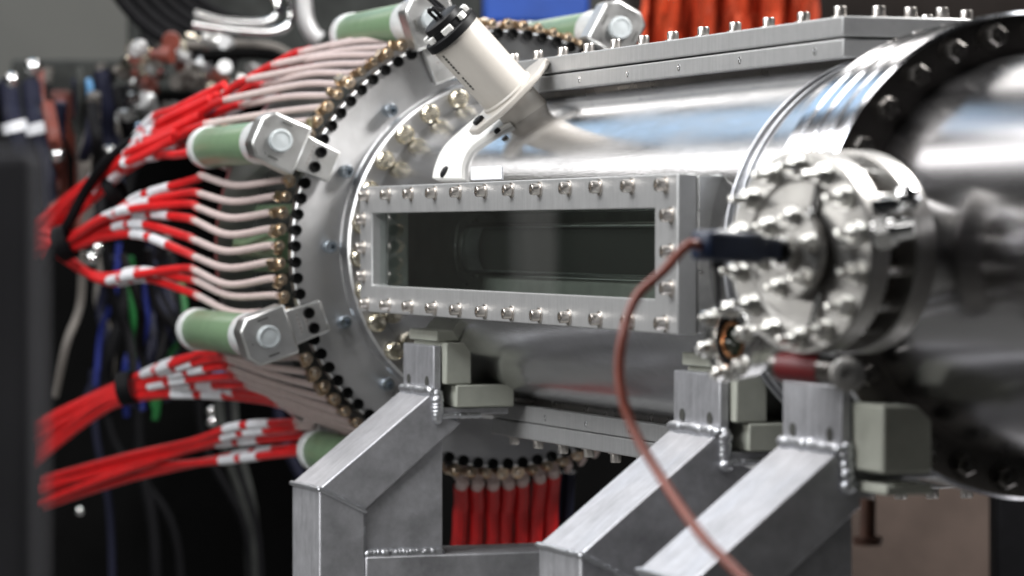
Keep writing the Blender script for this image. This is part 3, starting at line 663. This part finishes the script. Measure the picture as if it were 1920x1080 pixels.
# ------------------------------------------------------------------ welded support struts
def bead(b, p0, p1, r, n, nrm=None):
    p0 = Vector(p0); p1 = Vector(p1); dv = (p1 - p0); M = frame(dv)
    n = int(n*1.25); b.tube([p0, p0.lerp(p1, .25) + Vector((0, 0, r*.1)), p0.lerp(p1, .6), p1], r*0.88, 10)
    for i in range(n):
        c = p0 + dv*((i + 0.5 + random.uniform(-.2, .2))/n) + Vector((random.gauss(0, r*0.08), random.gauss(0, r*0.08), random.gauss(0, r*0.08))); s_ = random.uniform(0.84, 1.16)
        b.ball(c, r*s_, r*s_, dv.length/n*random.uniform(1.2, 1.9), 12, 8, M)
def strut(x0, x1, label, block=(-0.215, -0.232), foot_y=-0.14, tall=False):
    t = thing('support_strut', ((x0+x1)/2, -0.44, -1.40), label, 'support', 'welded aluminium support struts')
    P = lambda u, v, h: Vector((h, u, v))
    beam = [(-0.262, -0.2335), (-0.482, -0.4085), (-0.4012, -0.4475), (-0.225, -0.300), (-0.262, -0.285)]
    MB().prism(beam, P, x0, x1).build('sloped_arm', 'aluminium', t, 0.003)
    post = [(-0.4825, -0.4105), (-0.401, -0.4495), (-0.401, -1.398), (-0.4825, -1.398)]
    MB().prism(post, P, x0 - 0.0005, x1 + 0.0006).build('post', 'aluminium', t, 0.003)
    web = [(-0.400, -0.4490), (-0.257, -0.3275), (-0.257, -0.527), (-0.400, -0.527)]
    MB().prism(web, P, x0 + 0.02, x1 - 0.010).build('web_plate', 'aluminium', t, 0.002)
    MB().box(x0 + 0.01, x1 + 0.004, -0.4005, 0.42, -0.62, -0.5275).build('cross_beam', 'aluminium', t, 0.003)
    # L bracket
    br = [(-0.278, -0.166), (-0.2625, -0.166), (-0.2625, -0.271), (-0.254, -0.2735), (foot_y, -0.2735), (foot_y, -0.286), (-0.262, -0.286), (-0.278, -0.246)]
    bo = MB().prism(br, P, x0 - 0.002, x1 + 0.002).build('angle_bracket', 'aluminium', t, 0.0025)
    for hx in (x0 + 0.033, x1 - 0.033):
        MB().lathe([(-0.001, 0), (-0.001, 0.0095), (0.0012, 0.0095), (0.0012, 0.0)], (hx, -0.278, -0.229), NY, n=16).build('bracket_hole', 'print_dark', bo)
    if not tall:
        MB().box(x0 + 0.010, x1 + 0.022, -0.2618, -0.215, -0.2325, -0.160).build('pad_block', 'pad_plastic', t, 0.003)
        MB().box(x0 + 0.015, x1 + 0.002, -0.272, -0.226, -0.1585, -0.140).build('pad_cap', 'pad_plastic', t, 0.002)
        MB().box(x0 + 0.005, x1 + 0.024, -0.2435, foot_y + 0.003, -0.2725, -0.2335).build('pad_foot', 'pad_plastic', t, 0.003)
    else:
        blk = [(-0.2615, -0.186), (-0.213, -0.188), (-0.193, -0.206), (-0.193, -0.2725), (-0.2615, -0.2725)]
        MB().box(x0 + 0.02, x1 + 0.086, -0.255, -0.19, -0.300, -0.2868).build('pad_foot', 'pad_plastic', t, 0.003)
        MB().prism(blk, P, x0 + 0.01, x1 + 0.090).build('pad_block', 'pad_plastic', t, 0.004)
    def weld(p0, p1, r, n):
        wb = MB(); bead(wb, p0, p1, r, n); wb.build('weld_bead', 'weld', t)
    weld((x0 + 0.004, -0.282, -0.2455), (x1 - 0.004, -0.282, -0.2455), 0.0085, 13)
    weld((x1 + 0.002, -0.270, -0.244), (x1 + 0.002, -0.270, -0.296), 0.0100, 7)
    weld((x1 + 0.0005, -0.480, -0.4095), (x1 + 0.0005, -0.403, -0.4475), 0.0045, 11)
    weld((x0 + 0.002, -0.4835, -0.4095), (x1 - 0.001, -0.4835, -0.4095), 0.0042, 13)
    weld((x1 - 0.006, -0.398, -0.524), (x1 - 0.006, -0.262, -0.524), 0.0085, 19)
    weld((x1 + 0.0025, -0.262, -0.288), (x1 + 0.0025, -0.195, -0.288), 0.0050, 12)
    weld((x1 - 0.003, -0.4015, -0.46), (x1 - 0.003, -0.4015, -0.515), 0.003, 8)
    return t
strut(0.262, 0.432, 'welded aluminium strut holding the vessel next to the socketed flange')
strut(1.545, 1.712, 'welded aluminium strut holding the vessel below the right end of the window')
s3 = strut(1.930, 2.112, 'welded aluminium strut with large chamfered pad under the joint flange', tall=True)
hb = thing('jack_bolt', onD(1627, 1015, 4.30), 'rusty brown bolt hanging head down from the strut foot', 'bolt')
q0 = onD(1628, 935, 4.30); q1 = onD(1627, 1008, 4.30)
MB().cyl(q0, q1, 0.0095, n=14).build('shank', 'rust_bolt', hb)
MB().cyl(q1 + UP*0.001, q1 - UP*0.009, 0.0185, 0.017, n=18).build('head', 'rust_bolt', hb)

# ------------------------------------------------------------------ side port with plug, right
nA = R(20); nn_ = Vector((math.sin(nA), -math.cos(nA), 0)); C1 = Vector((2.300, -0.420, 0.006))
port = thing('side_port', C1 - nn_*0.12, 'large shiny bolted flange port on the right holding a dark blue plug', 'port')
Mp = frame(nn_)
MB().lathe([(-0.24, 0.078), (-0.105, 0.078)], C1, nn_, n=48).build('nipple', 'cast_steel', port)
rear = MB().lathe([(-0.112, 0.075), (-0.112, 0.122), (-0.109, 0.125), (-0.080, 0.125), (-0.077, 0.122), (-0.077, 0.060)], C1, nn_, n=64).build('rear_flange', 'satin_steel', port)
ff = MB().lathe([(-0.034, 0.05), (-0.034, 0.121), (-0.031, 0.124), (-0.003, 0.124), (0.0, 0.121), (0.0, 0.090), (-0.004, 0.086), (-0.004, 0.0)], C1, nn_, n=64).build('front_flange', 'satin_steel', port)
MB().lathe([(-0.078, 0.088), (-0.033, 0.088)], C1, nn_, n=48).build('collar', 'dark_flange_steel', port)
pb = hex_bolt(0.0118, 0.016, 'port_bolt', stud=0.020)
for k in range(14):
    t = 2*PI*(k + 0.5)/14; off = Mp @ Vector((0.104*math.cos(t), 0.104*math.sin(t), 0))
    inst('bolt', pb, C1 + off, Mp, ff)
    MB().cyl(C1 + off - nn_*0.079, C1 + off - nn_*0.033, 0.0065, n=10).build('stud', 'bolt_steel', port)
mf = MB().lathe([(-0.005, 0.034), (0.006, 0.034), (0.006, 0.054), (0.008, 0.056), (0.018, 0.056), (0.020, 0.054), (0.020, 0.030), (0.017, 0.028), (0.017, 0)], C1, nn_, n=48).build('feedthrough_flange', 'satin_steel', port)
pb2 = hex_bolt(0.0098, 0.013, 'port_bolt', stud=0.012)
for k in range(6):
    t = 2*PI*(k + 0.25)/6; off = Mp @ Vector((0.044*math.cos(t), 0.044*math.sin(t), 0.020))
    inst('bolt', pb2, C1 + off, Mp, mf)
MB().lathe([(0.017, 0.017), (0.024, 0.017), (0.024, 0.021), (0.032, 0.021), (0.032, 0.014)], C1, nn_, n=24).build('feedthrough', 'bolt_steel', port)
for zz, ln in ((0.062, 0.05), (-0.072, 0.045)):
    c_ = C1 + Mp @ Vector((0, 0, 0)) + UP*zz + nn_*0.004
    MB().cyl(c_ + Vector((0.02, 0.01, -ln/2)), c_ + Vector((0.035, 0.015, ln/2)), 0.0045, n=10).build('clip_pin', 'chrome', port)
# handle bars / bright fittings on the upper right of the port
fit = thing('pipe_fitting', onD(1650, 400, 4.15), 'bright machined pipe fitting lying above the side port', 'fitting')
q0 = onD(1575, 452, 4.12); q1 = onD(1715, 425, 4.10); ax = (q1 - q0).normalized(); Lq = (q1 - q0).length
MB().lathe([(0, 0), (0, 0.012), (Lq*0.45, 0.012), (Lq*0.46, 0.019), (Lq*0.75, 0.019), (Lq*0.76, 0.014), (Lq, 0.013), (Lq, 0)], q0, ax, n=28).build('fitting_body', 'chrome', fit)
MB().lathe([(Lq*0.50, 0.0195), (Lq*0.50, 0.023), (Lq*0.68, 0.023), (Lq*0.68, 0.0195)], q0, ax, n=6).build('fitting_nut', 'bolt_steel', fit)
q2 = onD(1690, 385, 4.13); MB().cyl(onD(1612, 395, 4.12), q2, 0.011, n=20).build('side_arm', 'chrome', fit)
MB().ball(onD(1700, 372, 4.13), 0.017).build('end_knob', 'chrome', fit)
# plug and cable
plug = thing('cable_plug', C1 + nn_*0.06, 'dark navy moulded plug pushed onto the side port', 'plug')
pz = Vector((0, 0, 0.002)); pa = (nn_ + Vector((0, 0, 0.05))).normalized(); O = C1 + nn_*0.014 + pz
Mq = frame(pa)
def rsec(h, hw, hh, ch=0.3):
    k = [(-hw, -hh*(1-ch)), (-hw*(1-ch), -hh), (hw*(1-ch), -hh), (hw, -hh*(1-ch)), (hw, hh*(1-ch)), (hw*(1-ch), hh), (-hw*(1-ch), hh), (-hw, hh*(1-ch))]
    return [O + Mq @ Vector((x, y, h)) for x, y in k]
def loft(secs):
    b = MB(); vs = [v for s_ in secs for v in s_]; m = len(secs); fs = []
    for i in range(m-1):
        for k in range(8): fs.append((i*8+k, i*8+(k+1) % 8, (i+1)*8+(k+1) % 8, (i+1)*8+k))
    fs += [tuple(range(7, -1, -1)), tuple((m-1)*8 + k for k in range(8))]
    return b.add(vs, fs)
loft([rsec(0.0, 0.012, 0.010), rsec(0.022, 0.013, 0.011), rsec(0.023, 0.011, 0.009), rsec(0.030, 0.011, 0.009)]).build('plug_tip', 'black_plastic', plug, 0.001)
loft([rsec(0.0295, 0.016, 0.0135, .2), rsec(0.058, 0.0165, 0.0145, .2), rsec(0.064, 0.0185, 0.0180, .2), rsec(0.134, 0.0190, 0.0185, .2), rsec(0.146, 0.0175, 0.0170, .2), rsec(0.149, 0.012, 0.012)]).build('plug_body', 'navy_plastic', plug, 0.0025)
pe = O + pa*0.146
zt = O + pa*0.118 - UP*0.016
MB().tube(spline([zt, zt - UP*0.012 + nn_*0.001, zt - UP*0.035, zt - UP*0.062], 6), 0.0032, 8).build('tie_tail', 'black_rubber', plug)
MB().obox(zt - UP*0.004, Mq, 0.007, 0.006, 0.006).build('tie_head', 'black_rubber', plug, 0.001)
depP = (pe - CAM).dot(Vector((-CT, ST, 0)))
cp = [(1245, 508, 0), (1192, 560, .0), (1166, 640, -.02), (1163, 720, -.03), (1188, 805, -.05), (1240, 895, -.1), (1312, 1000, -.2), (1372, 1062, -.25), (1440, 1130, -.3)]
path = [pe, pe + pa*0.022 - UP*0.002] + [onD(x, y, depP + dd) for x, y, dd in cp]
tag(MB().tube(spline(path, 12), 0.0060, 14).build('signal_cable', 'cable_brown'), 'reddish brown cable looping from the plug down over the struts', 'cable')
# small viewport
nB = R(14); n2 = Vector((math.sin(nB), -math.cos(nB), -0.05)).normalized(); C2 = onY(1364, 640, -0.425)
vp = thing('viewport', C2 - n2*0.05, 'small round viewport with copper gasket and six bolts below the plug', 'viewport')
MB().lathe([(-0.13, 0.030), (-0.02, 0.030)], C2, n2, n=32).build('nipple', 'cast_steel', vp)
vf = MB().lathe([(-0.034, 0.03), (-0.034, 0.048), (-0.018, 0.0485), (-0.0175, 0.045), (-0.0155, 0.045), (-0.015, 0.050), (-0.002, 0.051), (0.0, 0.049), (0.0, 0.036), (-0.004, 0.033), (-0.016, 0.032)], C2, n2, n=40).build('viewport_flange', 'bolt_steel', vp)
MB().lathe([(-0.0105, 0.0), (-0.0105, 0.0325)], C2, n2, n=32).build('viewport_glass', 'glass_dark', vp)
MB().lathe([(-0.010, 0.0322), (-0.006, 0.031), (-0.006, 0.028), (-0.010, 0.026)], C2, n2, n=32).build('gasket', 'black_rubber', vp)
MB().lathe([(-0.0095, 0.0245), (-0.0075, 0.024), (-0.0075, 0.0205), (-0.0095, 0.020)], C2, n2, n=32).build('copper_ring', 'copper', vp)
M2 = frame(n2); vb = hex_bolt(0.0098, 0.015, 'port_bolt', stud=0.006)
for k in range(6):
    t = 2*PI*(k + 0.25)/6; inst('bolt', vb, C2 + M2 @ Vector((0.0425*math.cos(t), 0.0425*math.sin(t), 0)), M2, vf)
# red labelled regulator block
lb_ = thing('labelled_fitting', onD(1520, 720, 4.2), 'fitting with a dark red label under the side port', 'fitting')
ra = (onD(1600, 694, 4.16) - onD(1455, 682, 4.22)).normalized(); rc = onD(1505, 690, 4.2); Mr = frame(ra)
MB().lathe([(-0.04, 0), (-0.04, 0.0172), (0.062, 0.0172), (0.062, 0.0)], rc, ra, n=28).build('fitting_body', 'dark_flange_steel', lb_, 0.002)
MB().lathe([(-0.030, 0.0173), (-0.030, 0.0183), (0.026, 0.0183), (0.026, 0.0173)], rc, ra, n=28, a0=R(100), a1=R(300)).build('red_label', 'label_red', lb_)
MB().lathe([(-0.030, 0.0176), (-0.030, 0.0187), (0.026, 0.0187), (0.026, 0.0176)], rc, ra, n=16, a0=R(302), a1=R(345)).build('white_label', 'marker_white', lb_)
kc = onD(1590, 702, 4.14); MB().lathe([(0, 0), (0, 0.021), (0.006, 0.021), (0.008, 0.018), (0.008, 0.008), (0.004, 0.007), (0.004, 0)], kc, (CT*0.9, -ST - 0.25, 0), n=28).build('end_knob', 'satin_steel', lb_)

# ------------------------------------------------------------------ background and clutter
def bgbox(name, m, px0, px1, py0, py1, dep, thick, label, cat, group=None, bevel=0.01):
    a = onD(px0, py1, dep); b_ = onD(px1, py0, dep); rt = Vector((ST, CT, 0)); fw = Vector((-CT, ST, 0))
    wdt = (b_ - a).dot(rt); b = MB()
    vs = [a + rt*u + fw*v + UP*(h) for h in (0, b_.z - a.z) for u, v in ((0, 0), (wdt, 0), (wdt, thick), (0, thick))]
    b.add(vs, [(0,3,2,1),(4,5,6,7),(0,1,5,4),(1,2,6,5),(2,3,7,6),(3,0,4,7)])
    o = b.build(name, m, None, bevel); return tag(o, label, cat, group)
bgbox('equipment_cabinet', 'dark_panel', -900, 640, 155, 1330, 10.6, 0.8, 'tall black cabinet filling the dark left background', 'cabinet')
bgbox('equipment_cabinet', 'brown_dark_panel', 1190, 2200, -250, 520, 11.2, 0.8, 'dark brown panel behind the top right of the vessel', 'cabinet')
bgbox('equipment_cabinet', 'dark_panel', 620, 1590, 500, 1300, 9.6, 0.6, 'low black cabinet behind the hanging red wires', 'cabinet')
bgbox('storage_board', 'brown_board', 1585, 1880, 880, 1330, 8.4, 0.3, 'plain brown board standing behind the right strut', 'board')
bgbox('machine_stand', 'black_rubber', 1868, 2000, 905, 1330, 7.4, 0.12, 'black machine stand in front of the brown board', 'stand')
bgbox('storage_bin', 'blue_plastic', 905, 1105, -60, 42, 9.0, 0.4, 'blue plastic bin behind the top of the flange', 'bin')
# orange sheet with folds
b = MB(); NX = 36; NZ = 6; pts = []
for j in range(NZ + 1):
    for i in range(NX + 1):
        px = 1205 + 330*i/NX; py = -60 + 170*j/NZ
        pts.append(onD(px, py, 8.6 + 0.05*math.sin(i*0.9) + 0.03*math.sin(i*2.3 + j)))
fs = [(j*(NX+1)+i, j*(NX+1)+i+1, (j+1)*(NX+1)+i+1, (j+1)*(NX+1)+i) for j in range(NZ) for i in range(NX)]
b.add(pts, fs); o = b.build('orange_sheet', 'orange_fabric'); tag(o, 'bright orange red folded sheet hanging behind the top port cover', 'sheet')
so_ = o.modifiers.new('thick', 'SOLIDIFY'); so_.thickness = 0.01
tag(MB().box(-7.3, -7.1, -3.32, -3.18, -1.398, 1.6).build('reflection_post', 'white_plastic', None, 0.01), 'pale unseen upright added for its reflection in the window', 'reflector')  # unseen post added to show as a pale band in the pane
# foreground dark post at the left edge
bgbox('foreground_post', 'grey_post_paint', -120, 66, 275, 1330, 2.5, 0.06, 'out of focus dark grey post at the left edge', 'post')
bgbox('machine_housing', 'housing_grey', 238, 905, -120, 170, 9.9, 0.4, 'dark mottled machine housing behind the chrome pipes', 'housing')
bgbox('machine_housing', 'housing_grey', 20, 245, 112, 260, 9.6, 0.4, 'dark machine housing below the grey wall behind navy hoses', 'housing')
# black hoses in a coil, top left
for i in range(6):
    cpx, cpy = 470 + 6*i, -150 + 4*i; rad = 292 - 20*i; dep = 8.2 + 0.08*i
    path = [onD(cpx + rad*math.cos(t), cpy + rad*0.92*math.sin(t), dep) for t in [R(95) + R(110)*k/24 for k in range(25)]]
    tag(MB().tube(path, 0.016, 10).build('black_hose', 'black_rubber'), ORD[i] + ' black hose of the coil, counted inward from the grey wall', 'hose', 'coiled black hoses')
bgbox('black_case', 'black_plastic', 262, 352, -40, 92, 8.9, 0.25, 'black case behind the hose coil', 'case')
# chrome pipework
def pipe(name, m, pts, dep, r, label, cat, group=None):
    q = spline([onD(x, y, dep + (z[0] if z else 0)) for x, y, *z in pts], 8)
    return tag(MB().tube(q, r, 14).build(name, m), label, cat, group)
pipe('chrome_pipe', 'chrome', [(362, 46), (420, 55), (500, 61), (534, 54), (546, 38), (546, 20), (546, -20)], 8.0, 0.012, 'bright bent chrome pipe left of the upper green rod', 'pipe')
pipe('chrome_pipe', 'chrome', [(365, 26), (420, 40), (490, 42), (516, 32), (520, 8), (500, -20)], 8.3, 0.009, 'thin chrome pipe nested inside the bent chrome pipe', 'pipe')
pipe('steel_pipe', 'milled_steel', [(568, -30), (572, 30), (585, 62), (600, 75)], 7.9, 0.020, 'steel pipe running down beside the upper green rod', 'pipe')
pipe('dark_pipe', 'grey_hose', [(350, 84), (440, 82), (510, 88), (545, 105)], 8.1, 0.012, 'dull brown pipe below the chrome pipes', 'pipe')
pipe('dark_pipe', 'dark_panel', [(380, 106), (450, 100), (510, 104), (530, 118)], 8.0, 0.014, 'dark pipe just above the upper red sleeves', 'pipe')
pipe('blue_hose', 'light_blue_hose', [(160, 150), (178, 190), (195, 235), (206, 285), (208, 300)], 8.4, 0.014, 'light blue hose hanging among dark hoses', 'hose')
for i, (x, y) in enumerate(((28, 225), (70, 228))):
    t = thing('capped_hose', onD(x, y + 150, 8.3), ['dark navy hose with pale collar beside the grey post', 'dark navy hose with pale collar between its twin and the blue hose'][i], 'hose', 'capped navy hoses')
    MB().tube(spline([onD(x - 12, y - 70, 8.4), onD(x - 6, y - 20, 8.35), onD(x, y + 12, 8.3), onD(x + 18, y + 80, 8.3), onD(x + 26, y + 200, 8.3)], 8), 0.024, 12).build('hose_tube', 'navy_hose', t)
    MB().cyl(onD(x - 2, y + 4, 8.3), onD(x + 3, y + 24, 8.3), 0.032, n=18).build('hose_collar', 'marker_white', t)
bgbox('red_box', 'red_brown', 140, 192, 255, 372, 8.8, 0.15, 'dull red brown box behind the blue hose', 'box')
bgbox('brown_box', 'red_brown', 78, 128, 170, 222, 9.4, 0.15, 'small brown box under the grey wall', 'box')
GC = 'small metal fittings cluttered behind the wires'
for i in range(90):
    x = random.uniform(225, 470); y = random.uniform(78, 262)
    if y > 400 - 0.55*x: continue
    s_ = random.uniform(0.009, 0.024); c_ = onD(x, y, random.uniform(7.9, 8.8))
    b = MB(); ax = Vector((random.uniform(-1, 1), random.uniform(-1, 1), random.uniform(-.4, .4)))
    b.lathe([(0, 0), (0, s_), (s_*1.3, s_), (s_*1.35, s_*0.6), (s_*2.6, s_*0.6), (s_*2.6, 0)], c_, ax, n=10)
    mm, ml_ = random.choice((('chrome', 'mirror bright'), ('cast_steel', 'pale satin'), ('grey_hose', 'dull brown grey'), ('warm_bolt', 'gold tinted'), ('milled_steel', 'mid grey'), ('red_brown', 'rust red')))
    tag(b.build('pipe_fitting', mm), ml_ + ' blurred fitting in the clutter above the red bundle', 'fitting', GC)
GP = 'chrome balls added for background glints'
for x, y, s_ in ((62, 126, 0.020), (106, 290, 0.018), (206, 286, 0.018), (22, 150, 0.018), (183, 464, 0.014), (172, 484, 0.016), (150, 958, 0.010), (300, 500, 0.016), (395, 770, 0.010), (397, 790, 0.012)):  # chrome balls added to make out-of-focus highlights
    tag(MB().ball(onD(x, y, 8.0), s_, s_, s_, 16, 12).build('glint_ball', 'chrome'), 'chrome ball added as an out of focus highlight in the dark background', 'glint ball', GP)
GD = 'loose cables hanging in the dark behind the wires'
specs = [('navy_hose', 0.012), ('black_rubber', 0.014), ('green_wire', 0.008), ('grey_hose', 0.010), ('deep_blue', 0.007), ('black_rubber', 0.012), ('navy_hose', 0.010), ('black_rubber', 0.010)]
for i in range(22):
    m_, r_ = specs[i % len(specs)]
    x = random.uniform(140, 345); y = random.uniform(470, 560); dx = random.uniform(-60, 90); dep = random.uniform(7.6, 8.6)
    q = spline([onD(x, y - 40, dep), onD(x + dx*0.3 + J(20), y + 60, dep + J(.1)), onD(x + dx*0.7 + J(20), y + 130, dep + J(.1)), onD(x + dx + J(20), y + 230, dep)], 6)
    tag(MB().tube(q, r_, 8).build('loose_cable', m_), {'navy_hose': 'dark navy', 'black_rubber': 'black', 'green_wire': 'green', 'grey_hose': 'grey', 'deep_blue': 'deep blue', 'wire_beige': 'pale beige', 'marker_white': 'white'}[m_] + ' loose cable hanging in the dark behind the red wires', 'cable', GD)
GH = 'dark hoses hanging left of the red bundles'
for i in range(26):
    m_ = ('black_rubber', 'navy_hose', 'grey_hose', 'black_rubber', 'housing_grey', 'red_brown')[i % 6]
    x = random.uniform(75, 235); y = random.uniform(118, 200); dx = random.uniform(-45, 45); dep = random.uniform(8.0, 9.2)
    q = spline([onD(x, y, dep), onD(x + dx*0.4, y + 60, dep + J(.08)), onD(x + dx + J(15), y + 130, dep + J(.08)), onD(x + dx*0.5 + J(30), y + 250, dep)], 6)
    tag(MB().tube(q, random.uniform(0.008, 0.020), 10).build('dark_hose', m_), {'black_rubber': 'black', 'navy_hose': 'navy', 'grey_hose': 'brown grey', 'housing_grey': 'charcoal', 'red_brown': 'rust brown'}[m_] + ' hose hanging left of the upper red bundle', 'hose', GH)
for i in range(8):
    m_ = ('black_rubber', 'navy_hose', 'black_rubber', 'housing_grey')[i % 4]
    x = random.uniform(150, 520); y = random.uniform(690, 740); dx = random.uniform(30, 130); dep = random.uniform(8.2, 9.0)
    q = spline([onD(x, y, dep), onD(x + dx*0.2, y + 120, dep), onD(x + dx, y + 260, dep), onD(x + dx*1.2, y + 420, dep)], 8)
    tag(MB().tube(q, random.uniform(0.008, 0.016), 10).build('floor_cable', m_), {'black_rubber': 'black', 'navy_hose': 'navy', 'grey_hose': 'brown grey', 'housing_grey': 'charcoal'}[m_] + ' cable falling through the dark below the bottom red bundle', 'cable', 'cables in the dark lower left')
for px, py, m_ in ((425, 180, 'bright_blue'), (375, 207, 'bright_blue'), (405, 195, 'sleeve_red'), (392, 178, 'orange_fabric'), (420, 692, 'light_blue_hose')):
    p_ = onX(px, py, -0.75)
    tag(MB().obox(p_, frame((-0.8, -0.5, -0.35)), 0.012, 0.010, 0.025).build('cable_connector', m_, None, 0.003), {'bright_blue': 'bright blue', 'sleeve_red': 'red', 'orange_fabric': 'orange', 'light_blue_hose': 'pale blue'}[m_] + ' small connector tucked among the red wires', 'connector', 'small coloured connectors')

scene.render.engine = 'CYCLES'
